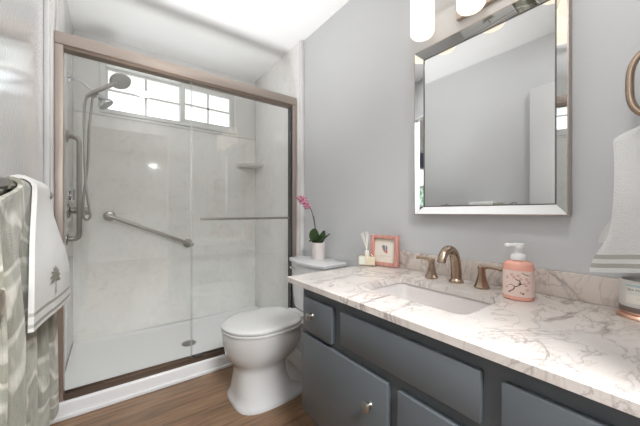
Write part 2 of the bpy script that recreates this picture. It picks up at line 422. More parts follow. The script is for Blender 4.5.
# ------------------------------------------------------------------ shower base
sp = thing('shower_pan', 'low white acrylic shower base with raised curb and round drain', 'shower base', (0.5, 2.38, 0))
b = B()
X0, X1, Y0, Y1 = XL + 0.041, XR - 0.025, 2.04, YB - 0.013
nx, ny = 40, 24; dc = Vector((0.487, 2.345))
grid = []
for j in range(ny + 1):
    row = []
    for i in range(nx + 1):
        x = X0 + (X1 - X0) * i / nx; y = Y0 + (Y1 - Y0) * j / ny
        r = (Vector((x, y)) - dc).length; e = min(x - X0, X1 - x, y - Y0, Y1 - y)
        z = 0.060 + 0.022 * min(1, r / 0.8) + 0.010 * max(0, 1 - e / 0.03) ** 2
        row.append(b.verts.new((x, y, z)))
    grid.append(row)
for j in range(ny):
    for i in range(nx): b.faces.new((grid[j][i], grid[j][i + 1], grid[j + 1][i + 1], grid[j + 1][i]))
obj('shower_floor', b, M_pan, sp, angle=60)
b = B(); box(b, XL + 0.031, XR - 0.031, YS, 2.041, 0.0, 0.085, 0.010, 3)
obj('curb', b, M_pan, sp)
b = B(); lathe(b, [(0.052, 0.0), (0.052, 0.004), (0.048, 0.006), (0.0, 0.006)], (dc.x, dc.y, 0.0605), n=32)
dr = obj('drain', b, M_nickel, sp)
b = B()
for rr, n in ((0.0, 1), (0.015, 6), (0.029, 12), (0.041, 18)):
    for k in range(n):
        a = 2 * PI * k / n
        lathe(b, [(0.0042, 0), (0.0042, 0.0004)], (dc.x + rr * math.cos(a), dc.y + rr * math.sin(a), 0.0664), n=8)
obj('drain_hole', b, M_rubber, dr)

# ------------------------------------------------------------------ shower enclosure
se = thing('shower_enclosure', 'bronze framed sliding glass shower door enclosure', 'shower door', (0.5, 1.998, 0.085))
JL, JR = XL + 0.031, XR - 0.032
b = B(); box(b, JL, JR, 1.962, 2.034, 1.930, 1.993, 0.005); obj('header_rail', b, M_bronze, se)
b = B(); box(b, JL + 0.02, JR - 0.02, 1.970, 2.026, 1.912, 1.930); obj('header_channel', b, M_track, se)
b = B(); box(b, JL, JL + 0.036, 1.966, 2.030, 0.0856, 1.930, 0.004); obj('side_jamb', b, M_bronze, se)
b = B(); box(b, JR - 0.036, JR, 1.966, 2.030, 0.0856, 1.930, 0.004); obj('side_jamb', b, M_bronze, se)
b = B(); box(b, JR - 0.047, JR - 0.036, 1.974, 2.024, 0.11, 1.915); obj('jamb_seal', b, M_rubber, se)
b = B(); box(b, JL + 0.036, JR - 0.036, 1.970, 2.030, 0.0856, 0.096, 0.002)
box(b, JL + 0.036, JR - 0.036, 1.970, 1.975, 0.096, 0.116); box(b, JL + 0.036, JR - 0.036, 2.025, 2.030, 0.096, 0.112)
obj('bottom_track', b, M_track, se)
go = obj('glass_panel', box(B(), 0.425, JR - 0.048, 1.983, 1.989, 0.118, 1.925), M_glass, se)
obj('glass_edge', box(B(), 0.4225, 0.425, 1.983, 1.989, 0.118, 1.925), M_glass_edge, go)
gi = obj('glass_panel', box(B(), JL + 0.037, 0.435, 2.009, 2.015, 0.118, 1.925), M_glass, se)
obj('glass_edge', box(B(), 0.435, 0.4375, 2.009, 2.015, 0.118, 1.925), M_glass_edge, gi)
b = B(); tube(b, [(0.475, 1.950, 1.022), (1.135, 1.950, 1.022)], 0.0085, 14)
for x in (0.495, 1.115):
    tube(b, [(x, 1.950, 1.022), (x, 1.983, 1.022)], 0.006, 10)
obj('towel_rail', b, M_nickel, se)
b = B(); box(b, 0.445, 0.495, 1.962, 1.995, 0.116, 0.128, 0.003); obj('bottom_guide', b, M_rubber, se)

# corner shelf
def corner_shelf(z, label):
    b = B(); cx, cy = XR - 0.0245, YB - 0.0125; R_ = 0.215
    for zz0, rr0, zz1, rr1 in ((z - 0.022, R_ * .90, z, R_),):
        lo = [Vector((cx, cy, zz0))] + [Vector((cx - rr0 * math.cos(a), cy - rr0 * math.sin(a), zz0)) for a in [PI / 2 * k / 16 for k in range(17)]]
        hi = [Vector((cx, cy, zz1))] + [Vector((cx - rr1 * math.cos(a), cy - rr1 * math.sin(a), zz1)) for a in [PI / 2 * k / 16 for k in range(17)]]
        rings(b, [lo, hi])
    return tag(obj('corner_shelf', b, M_panel, None, (cx, cy, z - 0.022)), label, 'shelf')
corner_shelf(1.545, 'pale marble quarter-round shelf in the right back corner of the shower')

# grab bar, diagonal on the back wall
gb = thing('grab_bar', 'brushed steel grab bar sloping down across the back shower wall', 'grab bar', (-0.005, YB - 0.012, 1.03))
A_ = Vector((-0.002, 2.752, 1.035)); D_ = Vector((0.572, 2.752, 0.785))
b = B(); tube(b, smoothpath([(A_.x, YB - .016, A_.z), (A_.x, 2.765, A_.z), A_ + Vector((.02, 0, -.009)), D_ - Vector((.02, 0, -.009)), (D_.x, 2.765, D_.z), (D_.x, YB - .016, D_.z)], 8), 0.0155, 14); obj('bar', b, M_nickel, gb)
for q in (A_, D_):
    b = B(); lathe(b, [(0.040, 0), (0.040, 0.004), (0.034, 0.012), (0.018, 0.015)], (q.x, YB - 0.0125, q.z), (0, -1, 0)); obj('flange', b, M_nickel, gb)
# upright U grab bar on the left shower wall
XW = XL + 0.0405
ug = thing('grab_bar', 'upright brushed steel grab bar bent in a U on the left shower wall', 'grab bar', (XW, 2.40, 0.89))
b = B(); pts = [(XW + .004, 2.40, 1.545), (XW + .035, 2.40, 1.545), (XW + .052, 2.40, 1.538), (XW + .061, 2.40, 1.515), (XW + .061, 2.40, 1.44), (XW + .061, 2.40, 1.0), (XW + .061, 2.40, 0.925), (XW + .052, 2.40, 0.90), (XW + .035, 2.40, 0.893), (XW + .004, 2.40, 0.893)]
tube(b, smoothpath(pts, 5), 0.0145, 14); obj('bar', b, M_nickel, ug)
for z in (1.545, 0.893):
    b = B(); lathe(b, [(0.038, 0), (0.038, 0.004), (0.030, 0.010), (0.018, 0.012)], (XW, 2.40, z), (1, 0, 0)); obj('flange', b, M_nickel, ug)

# shower valve
sv = thing('shower_valve', 'chrome shower mixer valve with lever and clear knob on the left shower wall', 'shower valve', (XW, 2.50, 1.07))
b = B(); lathe(b, [(0.050, 0), (0.050, 0.004), (0.040, 0.010), (0.024, 0.012), (0.022, 0.075), (0.028, 0.078), (0.028, 0.104), (0.020, 0.110)], (XW, 2.50, 1.075), (1, 0, 0)); obj('valve_body', b, M_nickel, sv)
b = B(); lathe(b, [(0.034, 0), (0.034, 0.004), (0.018, 0.008), (0.016, 0.02)], (XW, 2.50, 1.175), (1, 0, 0)); tube(b, [(XW + .018, 2.50, 1.145), (XW + .020, 2.50, 1.215)], [0.014, 0.017], 14); obj('lever', b, M_chrome, sv)
b = B(); tube(b, [(XW + .055, 2.50, 1.09), (XW + .058, 2.50, 1.15)], [0.010, 0.008], 12); obj('diverter_knob', b, M_chrome, sv)

# shower arm and heads
sh = thing('shower_head_set', 'chrome shower arm carrying a round hand shower and a small fixed head', 'shower head', (XW, 2.46, 1.93))
b = B(); lathe(b, [(0.030, 0), (0.030, 0.003), (0.020, 0.010), (0.010, 0.012)], (XW, 2.46, 1.943), (1, 0, 0)); obj('flange', b, M_chrome, sh)
b = B(); tube(b, smoothpath([(XW, 2.46, 1.943), (XW + .055, 2.46, 1.940), (XW + .095, 2.46, 1.915), (XW + .130, 2.46, 1.882)], 6), 0.0095, 12); obj('shower_arm', b, M_chrome, sh)
jx, jz = -0.078, 1.872
b = B(); tube(b, [(jx - .012, 2.46, jz + .012), (jx + .028, 2.46, jz - .026)], 0.017, 14); tube(b, [(jx + .004, 2.46, jz + .004), (jx - .016, 2.458, jz - .030)], 0.012, 12); tube(b, [(jx, 2.475, jz + .01), (jx, 2.43, jz - .005)], 0.014, 12); obj('diverter', b, M_chrome, sh)
b = B(); ax = Vector((0.64, -0.06, -0.77)).normalized(); c0 = Vector((jx + .022, 2.46, jz - .022))
lathe(b, [(0.014, 0), (0.020, 0.010), (0.030, 0.022), (0.048, 0.042), (0.052, 0.052), (0.050, 0.060)], c0, ax, 28); fh = obj('fixed_head', b, M_chrome, sh)
b = B(); lathe(b, [(0.045, 0.0602), (0.045, 0.063), (0.0, 0.063)], c0, ax, 28); obj('spray_face', b, M_grayplastic, fh)
b = B(); hc = Vector((0.060, 2.44, 1.985)); ha = Vector((0.28, -0.50, -0.82)).normalized()
tube(b, smoothpath([(jx - .045, 2.43, jz - .040), (jx - .005, 2.43, jz - .002), (jx + .065, 2.435, jz + .055), (hc.x - .030, 2.448, hc.z - .012)], 5), [0.0115] * 5 + [0.013] * 5 + [0.015] * 5 + [0.020], 14)
obj('hand_shower_handle', b, M_nickel, sh)
b = B(); lathe(b, [(0.020, -0.026), (0.045, -0.020), (0.062, -0.010), (0.066, 0.0), (0.063, 0.006)], hc, ha, 32); hh = obj('hand_shower', b, M_nickel, sh)
b = B(); lathe(b, [(0.060, 0.0062), (0.058, 0.009), (0.0, 0.010)], hc, ha, 32); obj('spray_face', b, M_grayplastic, hh)
b = B(); tube(b, smoothpath([(jx - .043, 2.43, jz - .038), (-0.136, 2.43, 1.74), (-0.135, 2.44, 1.50), (-0.128, 2.43, 1.25), (-0.110, 2.43, 1.09), (-0.105, 2.43, 1.035), (-0.125, 2.43, 1.015), (-0.142, 2.44, 1.05), (-0.138, 2.44, 1.18), (-0.118, 2.45, 1.40), (-0.112, 2.45, 1.62), (-0.100, 2.455, 1.76), (jx - .016, 2.458, jz - .030)], 9), 0.0075, 10)
m_ = M_nickel; obj('hose', b, m_, sh)

# ------------------------------------------------------------------ vanity
CT, CB = 0.773, 0.750
cx0 = 0.644; yE = 1.122
b = B()
outer = [(cx0, YF + .001), (XR - .001, YF + .001), (XR - .001, yE), (cx0, yE)]
sx0, sx1, sy0, sy1, sr = 0.790, 1.050, 0.395, 0.805, 0.035
def rrect(x0, x1, y0, y1, r, n=6):
    o = []
    for cx, cy, a0 in ((x1 - r, y0 + r, -PI / 2), (x1 - r, y1 - r, 0), (x0 + r, y1 - r, PI / 2), (x0 + r, y0 + r, PI)):
        for k in range(n + 1): a = a0 + PI / 2 * k / n; o.append((cx + r * math.cos(a), cy + r * math.sin(a)))
    return o
def slab(b, outer, inner, z0, z1, ch=0.0025):
    def loopz(pts, z): return [b.verts.new((p[0], p[1], z)) for p in pts]
    cxm = sum(p[0] for p in outer) / len(outer); cym = sum(p[1] for p in outer) / len(outer)
    def shrink(p): return (p[0] + ch * (1 if p[0] < cxm else -1), p[1] + ch * (1 if p[1] < cym else -1))
    top = loopz([shrink(p) for p in outer], z1); t2 = loopz(outer, z1 - ch); b2 = loopz(outer, z0)
    it = loopz(inner, z1); ib = loopz(inner, z0)
    def ring(a, c, n):
        for i in range(n): b.faces.new((a[i], a[(i + 1) % n], c[(i + 1) % n], c[i]))
    ring(top, t2, len(outer)); ring(t2, b2, len(outer)); ring(it, ib, len(inner))
    for o_, i_ in ((top, it), (b2, ib)):
        es = []
        for L in (o_, i_):
            for i in range(len(L)):
                e = b.edges.get((L[i], L[(i + 1) % len(L)])) or b.edges.new((L[i], L[(i + 1) % len(L)])); es.append(e)
        bmesh.ops.triangle_fill(b, use_beauty=True, use_dissolve=False, edges=es)
slab(b, outer, rrect(sx0, sx1, sy0, sy1, sr), CB, CT)
tag(obj('countertop', b, M_marble, None, (0.95, 0.5, CB), 30), 'cream marble vanity countertop with brown veins and a sink cutout', 'countertop')
tag(obj('backsplash', box(B(), XR - .021, XR - .001, YF + .001, 1.10, CT + .0005, CT + .088, 0.002), M_splash, None, (XR, 0.5, CT)),
    'low beige marble backsplash strip along the wall behind the faucet', 'backsplash')
# sink
sk = thing('sink', 'white rectangular undermount sink set in the marble countertop', 'sink', (0.92, 0.60, 0.62))
b = B(); L = []
for z, ins, r in ((CB - .0005, -0.006, 0.040), (CB - .010, -0.004, 0.040), (0.70, 0.006, 0.045), (0.650, 0.018, 0.05), (0.632, 0.035, 0.055), (0.625, 0.060, 0.05), (0.620, 0.105, 0.02)):
    L.append([Vector((x, y, z)) for x, y in rrect(sx0 + ins, sx1 - ins, sy0 + ins, sy1 - ins, r)])
L2 = [[Vector((x, y, z)) for x, y in rrect(sx0 - o_, sx1 + o_, sy0 - o_, sy1 + o_, 0.05)] for z, o_ in ((CB - .0005, 0.02), (CB - .012, 0.02), (0.64, -0.005), (0.612, -0.04))]
rings(b, list(reversed(L2)) + L); obj('basin', b, M_sink, sk, angle=50)
b = B(); lathe(b, [(0.022, 0), (0.022, 0.003), (0.016, 0.004), (0, 0.003)], (0.92, 0.60, 0.6203)); obj('drain', b, M_chrome, sk)

# cabinet
vc = thing('vanity_cabinet', 'slate grey painted vanity cabinet with slab drawers and doors', 'vanity cabinet', (0.95, 0.46, 0))
KX = 0.672; cy1 = 1.028
b = B()
zt = CB - 0.001; zb = 0.225
box(b, KX, XR - .002, cy1 - 0.018, cy1, zb, zt)                         # far end panel
box(b, KX + .06, XR - .002, cy1 - 0.018, cy1, 0.0, zb)
box(b, KX, XR - .002, YF + .002, YF + .020, zb, zt)                     # near end panel
ys = [YF + .020, 0.235, 0.31, 0.50, 0.565, 0.745, 0.83, 0.985, cy1 - .018]   # rails and stiles of the front frame
for z0, z1 in ((zt - 0.055, zt), (zb, zb + .05)): box(b, KX, KX + 0.018, ys[0], ys[-1], z0, z1)
for y0, y1 in ((ys[1], ys[2]), (ys[3], ys[4]), (ys[5], ys[6]), (ys[7], ys[8])): box(b, KX, KX + 0.018, y0, y1, zb + .05, zt - .055)
for y0, y1 in ((ys[0], ys[1]), (ys[2], ys[3]), (ys[4], ys[5]), (ys[6], ys[7])): box(b, KX, KX + 0.018, y0, y1, 0.53, 0.61)
box(b, KX + .018, XR - .002, YF + .020, cy1 - .018, zb, zb + 0.016)
obj('body', b, M_cab, vc)
b = B(); box(b, KX + 0.061, KX + 0.075, YF + .02, cy1 - .0185, 0, zb - .0005); obj('toe_kick', b, M_cab, vc)
FX = KX - 0.020
def front(name, y0, y1, z0, z1, knob=None, m=M_cab):
    o = obj(name, box(B(), FX, KX - .0005, y0, y1, z0, z1, 0.0025), m, vc)
    if knob:
        b = B(); lathe(b, [(0.009, 0), (0.006, 0.004), (0.0055, 0.012), (0.011, 0.016), (0.0155, 0.020), (0.0155, 0.024), (0.011, 0.028), (0, 0.029)], (FX, knob[0], knob[1]), (-1, 0, 0), 24)
        obj('knob', b, M_nickel, o)
    return o
front('drawer', 0.812, 1.000, 0.576, 0.711, (0.930, 0.650))
front('false_front', 0.292, 0.762, 0.596, 0.711)
front('door', 0.552, 1.010, 0.235, 0.558, (0.617, 0.464))
front('door', 0.262, 0.515, 0.235, 0.558, (0.45, 0.40))
front('drawer', -0.090, 0.250, 0.470, 0.708, (0.03, 0.59))
front('drawer', -0.090, 0.250, 0.235, 0.440, (0.03, 0.34))

# faucet
fc = thing('faucet', 'bronze arched widespread faucet with two lever handles behind the sink', 'faucet', (1.155, 0.612, CT))
b = B(); Y_ = 0.612
path = smoothpath([(1.158, Y_, CT + .012), (1.156, Y_, CT + .055), (1.147, Y_, CT + .100), (1.128, Y_, CT + .129), (1.100, Y_, CT + .140), (1.072, Y_, CT + .133), (1.052, Y_, CT + .112), (1.044, Y_, CT + .092)], 6)
n = len(path); R_ = [0.0195 - 0.0055 * i / (n - 1) for i in range(n)]
tube(b, path, R_, 20, flat=1.15); obj('spout', b, M_faucet, fc, angle=60)
b = B()
def flare(b, c, prof, n=8):
    rings(b, [[Vector((c[0] + r * math.cos(2 * PI * k / n + PI / n), c[1] + r * math.sin(2 * PI * k / n + PI / n), c[2] + h)) for k in range(n)] for r, h in prof])
flare(b, (1.158, Y_, CT + .0003), [(0.029, 0), (0.029, 0.005), (0.025, 0.009), (0.0205, 0.016)], 16); obj('spout_base', b, M_faucet, fc)
for yh, s in ((0.717, 1), (0.506, -1)):
    b = B(); flare(b, (1.145, yh, CT + .0003), [(0.0275, 0), (0.0275, 0.005), (0.024, 0.010), (0.0185, 0.028), (0.0135, 0.050), (0.0125, 0.068), (0.0145, 0.076), (0.0145, 0.082), (0.010, 0.086)], 8)
    h_ = obj('handle', b, M_faucet, fc, angle=30)
    b = B(); tube(b, smoothpath([(1.145, yh - s * 0.008, CT + .079), (1.143, yh + s * 0.03, CT + .084), (1.140, yh + s * 0.072, CT + .082)], 5), [0.0085] * 4 + [0.0068] * 5 + [0.008] * 2, 10, flat=0.8)
    obj('lever', b, M_faucet, h_)

# foaming soap bottle
SX, SY = 1.098, 0.369
sb = thing('soap_dispenser', 'coral pink foaming soap bottle with blossom label and white pump', 'soap dispenser', (SX, SY, CT))
face = math.atan2(-SY, -SX)          # broad side towards the room
RM = Matrix.Translation((SX, SY, CT + .0003)) @ Matrix.Rotation(face + PI / 2, 4, 'Z')
def oval(prof, n=40, e=0.72): return [[Vector((rx * math.cos(2 * PI * k / n), rx * e * math.sin(2 * PI * k / n), h)) for k in range(n)] for rx, h in prof]
t = B(); rings(t, oval([(0.038, 0), (0.043, 0.003), (0.044, 0.010), (0.044, 0.114), (0.042, 0.121), (0.034, 0.126), (0.022, 0.129), (0.020, 0.131)])); b = B(); merge(b, t, 0, RM); obj('bottle', b, M_soap, sb)
def on_oval(x, h, off):           # wrap a flat drawing (x along, h up) on the bottle's front
    a = x / 0.039; rx, ry = 0.044 + off, 0.044 * .72 + off
    return RM @ Vector((-rx * math.sin(a) * -1, ry * math.cos(a) * 1, h))
side = 1 if (RM.to_3x3() @ Vector((0, 1, 0))).dot(Vector((-SX, -SY, 0))) > 0 else -1
def on_oval(x, h, off):
    a = x / 0.039; rx, ry = 0.044 + off, 0.044 * .72 + off
    return RM @ Vector((-side * rx * math.sin(a), side * ry * math.cos(a), h))
b = B(); nx_ = 32
g = [[b.verts.new(on_oval(-0.055 + 0.110 * i / nx_, hz, 0.0006)) for i in range(nx_ + 1)] for hz in (0.014, 0.098)]
for i in range(nx_): b.faces.new((g[0][i], g[0][i + 1], g[1][i + 1], g[1][i]))
lb = obj('label', b, M_soaplabel, sb)
def ink(b, pts, wd):
    P2 = [Vector((p[0], p[1])) for p in pts]
    for a_, c_ in zip(P2[:-1], P2[1:]):
        dd = (c_ - a_); nn = Vector((-dd.y, dd.x)).normalized() * wd / 2; e_ = dd.normalized() * wd * .2; a1, c1 = a_ - e_, c_ + e_
        b.faces.new([b.verts.new(on_oval(q.x, q.y, 0.0011)) for q in (a1 - nn, c1 - nn, c1 + nn, a1 + nn)])
def dab(b, x, y, rx, ry, rot=0, n=10):
    b.faces.new([b.verts.new(on_oval(x + rx * math.cos(a) * math.cos(rot) - ry * math.sin(a) * math.sin(rot), y + rx * math.cos(a) * math.sin(rot) + ry * math.sin(a) * math.cos(rot), 0.0012)) for a in [2 * PI * k / n for k in range(n)]])
b = B()
ink(b, [(-0.020, 0.030), (-0.012, 0.036), (-0.008, 0.046), (0.000, 0.050), (0.006, 0.056), (0.003, 0.066), (-0.006, 0.070)], 0.003)
ink(b, [(-0.008, 0.046), (-0.016, 0.052), (-0.024, 0.050)], 0.0018); ink(b, [(0.006, 0.056), (0.016, 0.058)], 0.0018)
ink(b, [(0.008, 0.092), (0.018, 0.086), (0.028, 0.084)], 0.002); ink(b, [(0.004, 0.030), (0.012, 0.022)], 0.0022)
dab(b, -0.022, 0.028, 0.004, 0.0022, 0.6); dab(b, 0.004, 0.056, 0.0045, 0.003, -0.4); dab(b, 0.012, 0.026, 0.003, 0.0018, 0.9)
obj('branch_print', b, M_blossom_ink, lb)
b = B()
for (x, y) in ((-0.010, 0.076), (0.000, 0.082), (-0.016, 0.084), (-0.028, 0.074), (0.020, 0.072), (0.026, 0.062), (0.018, 0.052), (-0.030, 0.042), (0.022, 0.038), (0.006, 0.072)):
    for k in range(5):
        a = 2 * PI * k / 5 + x * 90; dab(b, x + 0.003 * math.cos(a), y + 0.003 * math.sin(a), 0.0023, 0.0012, a, 8)
obj('blossom_print', b, M_blossom_pale, lb)
t = B(); rings(t, oval([(0.0215, 0.1302), (0.0235, 0.133), (0.0235, 0.142), (0.021, 0.148), (0.016, 0.152), (0.011, 0.154), (0.0105, 0.172)], e=1.0)); b = B(); merge(b, t, 0, RM); pc = obj('pump_collar', b, M_pump, sb)
PM = Matrix.Translation((SX, SY, CT)) @ Matrix.Rotation(math.radians(140), 4, 'Z')
t = B(); box(t, -0.017, 0.040, -0.0125, 0.0125, 0.172, 0.186, 0.005, 3); lathe(t, [(0.018, 0.170), (0.019, 0.175), (0.018, 0.184), (0.010, 0.1875)], (0, 0, 0)); b = B(); merge(b, t, 0, PM); obj('pump_head', b, M_pump, sb)

# jar by the right edge
JX, JY = 1.172, 0.100
jr = thing('scented_candle', 'white printed jar candle with copper foot at the near end of the countertop', 'candle', (JX, JY, CT))
b = B(); lathe(b, [(0.049, 0.0), (0.050, 0.003), (0.048, 0.008), (0.044, 0.011), (0.046, 0.014), (0.045, 0.018)], (JX, JY, CT + .0003), n=40); obj('foot', b, M_jar_foot, jr)
b = B(); lathe(b, [(0.044, 0.018), (0.045, 0.020), (0.045, 0.031), (0.044, 0.032)], (JX, JY, CT), n=40); obj('band', b, M_jar_band, jr)
b = B(); lathe(b, [(0.043, 0.032), (0.0445, 0.034), (0.0445, 0.098), (0.042, 0.104), (0.040, 0.104), (0.040, 0.085), (0, 0.085)], (JX, JY, CT), n=40); jb = obj('jar_body', b, M_jar, jr)
fa = math.atan2(-JY, -JX) - 0.12
def wrap_text(s, size, h, m, off=0.0006, lift=0):
    t = text_bm(s, size)
    for v in t.verts:
        a = fa + v.co.x / 0.0445; r = 0.0445 + off + v.co.z
        v.co = Vector((JX + r * math.cos(a), JY + r * math.sin(a), CT + h + v.co.y))
    b = B(); merge(b, t); return obj('lettering', b, m, jb, angle=20)
b = B(); g = [[b.verts.new((JX + 0.0447 * math.cos(fa + a), JY + 0.0447 * math.sin(fa + a), CT + hz)) for a in [-.62 + 1.24 * k / 20 for k in range(21)]] for hz in (0.044, 0.096)]
for i in range(20): b.faces.new((g[0][i], g[0][i + 1], g[1][i + 1], g[1][i]))
obj('label', b, M_paper, jb)
b = B(); g = [[b.verts.new((JX + 0.0449 * math.cos(fa + a), JY + 0.0449 * math.sin(fa + a), CT + hz)) for a in [-.62 + 1.24 * k / 20 for k in range(21)]] for hz in (0.088, 0.094)]
for i in range(20): b.faces.new((g[0][i], g[0][i + 1], g[1][i + 1], g[1][i]))
obj('label_stripe', b, M_jar_blue, jb)
wrap_text('SEA MARINE', 0.0085, 0.077, M_jar_ink); wrap_text('CUCUMBER', 0.0078, 0.068, M_jar_blue); wrap_text('candle', 0.0045, 0.056, M_ink_light)

# picture frame leaning against the wall
F0, F1 = Vector((1.182, 1.112)), Vector((1.216, 0.948))
pf = thing('picture_frame', 'rose pink square frame with a butterfly print leaning by the backsplash', 'picture frame', ((F0.x + F1.x) / 2, (F0.y + F1.y) / 2, CT))
W_ = (F1 - F0).length; dirv = (F1 - F0).normalized(); nv = Vector((-dirv.y, dirv.x))
if nv.x > 0: nv = -nv
FM = Matrix(((dirv.x, nv.x, 0, F0.x), (dirv.y, nv.y, 0, F0.y), (0, 0, 1, CT + .0005), (0, 0, 0, 1))) @ Matrix.Rotation(math.radians(5), 4, 'X') @ Matrix.Translation((0, 0.0, 0.0))
H_ = 0.166; fw = 0.022
def fbox(x0, x1, y0, y1, z0, z1, bev=0.001):
    b = B(); box(b, x0, x1, y0, y1, z0, z1, bev, mat4=FM); return b
t = B()
for a in ((0, fw, 0, H_), (W_ - fw, W_, 0, H_), (fw, W_ - fw, 0, fw * .9), (fw, W_ - fw, H_ - fw * .9, H_)): box(t, a[0], a[1], 0, 0.024, a[2], a[3], 0.003)
b = B(); merge(b, t, 0, FM); obj('frame', b, M_rosewood, pf)
pr = obj('print', fbox(fw * .9, W_ - fw * .9, 0.003, 0.006, fw * .8, H_ - fw * .8, 0), M_paper, pf)
def fpoly(b, pts, y=0.0066, d=0.0003): quadprism(b, [FM @ Vector((W_ / 2 + p[0], y, H_ / 2 + p[1])) for p in pts], FM.to_3x3() @ Vector((0, d, 0)))
b = B()
fpoly(b, [(-.003, -.010), (-.014, .008), (-.018, .022), (-.010, .030), (.000, .026), (.004, .010), (.002, -.004)])
fpoly(b, [(.004, -.004), (.006, .012), (.004, .026), (.010, .028), (.015, .016), (.014, .002), (.010, -.006)])
obj('butterfly_wing', b, M_ink_grey, pr)
b = B(); fpoly(b, [(-.004, -.006), (.004, -.012), (.012, -.016), (.018, -.010), (.016, .002), (.006, .002)], 0.0070); fpoly(b, [(-.010, .000), (-.016, .012), (-.013, .014), (-.004, .002)], .0070); obj('butterfly_wing', b, M_ink_rose, pr)
b = B()
for z, x0, x1 in ((-.030, -.036, .034), (-.038, -.030, .000)):
    x = x0
    while x < x1:
        l = random.uniform(.004, .009); fpoly(b, [(x, z), (x + l, z), (x + l, z + .0022), (x, z + .0022)]); x += l + .002
obj('caption', b, M_ink_light, pr)

# reed diffuser
RX, RY = 1.118, 1.085
rd = thing('reed_diffuser', 'clear glass diffuser block with white reeds beside the rose frame', 'diffuser', (RX, RY, CT))
DM = Matrix.Translation((RX, RY, CT + .0004)) @ Matrix.Rotation(math.radians(-50), 4, 'Z')
b = B(); box(b, -0.050, 0.050, -0.018, 0.018, 0, 0.064, 0.005, 3, mat4=DM); obj('glass_block', b, M_bottle_glass, rd)
b = B(); box(b, -0.044, 0.044, -0.013, 0.013, 0.006, 0.052, 0.003, 2, mat4=DM); obj('fragrance_oil', b, M_oil, rd)
b = B(); box(b, -0.038, -0.010, -0.0190, -0.0182, 0.012, 0.054, mat4=DM); box(b, -0.038, -0.010, 0.0182, 0.0190, 0.012, 0.054, mat4=DM); obj('label', b, M_label, rd)
b = B(); t = B(); lathe(t, [(0.013, 0.031), (0.014, 0.050), (0.012, 0.066), (0.0125, 0.082), (0.009, 0.084)], (0.0, 0, 0)); merge(b, t, 0, DM); obj('neck', b, M_reed, rd)
for k, (a, bb) in enumerate(((-.030, .006), (-.018, -.008), (-.006, .010), (.008, -.006), (-.024, .0), (.002, .004))):
    b = B(); tube(b, [DM @ Vector((-a * .08, -bb * .1, 0.078)), DM @ Vector((a, bb, 0.178 - 0.02 * abs(a + .01) * 10 + .004 * (k % 3)))], 0.0018, 6); obj('reed', b, M_reed, rd)

# ------------------------------------------------------------------ mirror
mr = thing('mirror', 'large wall mirror with sloped mirrored frame above the sink', 'mirror', (XR, 0.555, 1.056))
my0, my1, mz0, mz1, mxo, mxi, fw = 0.267, 0.846, 1.056, 1.839, 1.206, 1.231, 0.0355
obj('glass', box(B(), mxi, mxi + .004, my0 + fw, my1 - fw, mz0 + fw, mz1 - fw), M_mirror, mr)
O = [Vector((mxo, y, z)) for y, z in ((my1, mz0), (my0, mz0), (my0, mz1), (my1, mz1))]
I = [Vector((mxi - .001, y, z)) for y, z in ((my1 - fw, mz0 + fw), (my0 + fw, mz0 + fw), (my0 + fw, mz1 - fw), (my1 - fw, mz1 - fw))]
for i in range(4):
    j = (i + 1) % 4; b = B(); back = Vector((0.010, 0, 0))
    vs = [O[i], O[j], I[j], I[i]]; quadprism(b, vs, back)
    obj('bevelled_edge', b, M_bevel, mr, angle=5)
b = B()
for a in ((my0 - .004, my0, mz0 - .004, mz1 + .004), (my1, my1 + .004, mz0 - .004, mz1 + .004), (my0, my1, mz0 - .004, mz0), (my0, my1, mz1, mz1 + .004)):
    box(b, mxo - .001, XR - .0005, a[0], a[1], a[2], a[3], 0.001)
obj('outer_frame', b, M_bronze, mr)
b = B(); e = 0.0016; iy0, iy1, iz0, iz1 = my0 + fw, my1 - fw, mz0 + fw, mz1 - fw
for a in ((iy0 - e, iy0 + e, iz0, iz1), (iy1 - e, iy1 + e, iz0, iz1), (iy0, iy1, iz0 - e, iz0 + e), (iy0, iy1, iz1 - e, iz1 + e)): box(b, mxi - .0035, mxi - .0005, *a)
obj('inner_bead', b, M_darkrim, mr)

# ------------------------------------------------------------------ vanity light
vl = thing('vanity_light', 'three lamp bronze vanity light with opal cylinder shades above the mirror', 'wall light', (XR, 0.543, 1.91))
LX = 1.138
b = B(); box(b, XR - .022, XR - .0005, 0.434, 0.652, 1.912, 2.035, 0.004); obj('back_plate', b, M_bronze, vl)
b = B(); tube(b, [(LX, 0.30, 2.065), (LX, 0.786, 2.065)], 0.010, 12); tube(b, smoothpath([(XR - .02, 0.543, 1.99), (1.19, 0.543, 2.0), (LX + .01, 0.543, 2.045), (LX, 0.543, 2.065)], 5), 0.010, 12); obj('arm', b, M_bronze, vl)
for yy in (0.759, 0.543, 0.327):
    b = B(); lathe(b, [(0.0, 0.0), (0.030, 0.001), (0.044, 0.006), (0.051, 0.016), (0.052, 0.026), (0.052, 0.170), (0.046, 0.178), (0.02, 0.180)], (LX, yy, 1.856), n=36); obj('shade', b, M_shade, vl, angle=60)
    b = B(); lathe(b, [(0.026, 0.180), (0.028, 0.184), (0.022, 0.212), (0.014, 0.222)], (LX, yy, 1.856), n=24); obj('lamp_holder', b, M_bronze, vl)

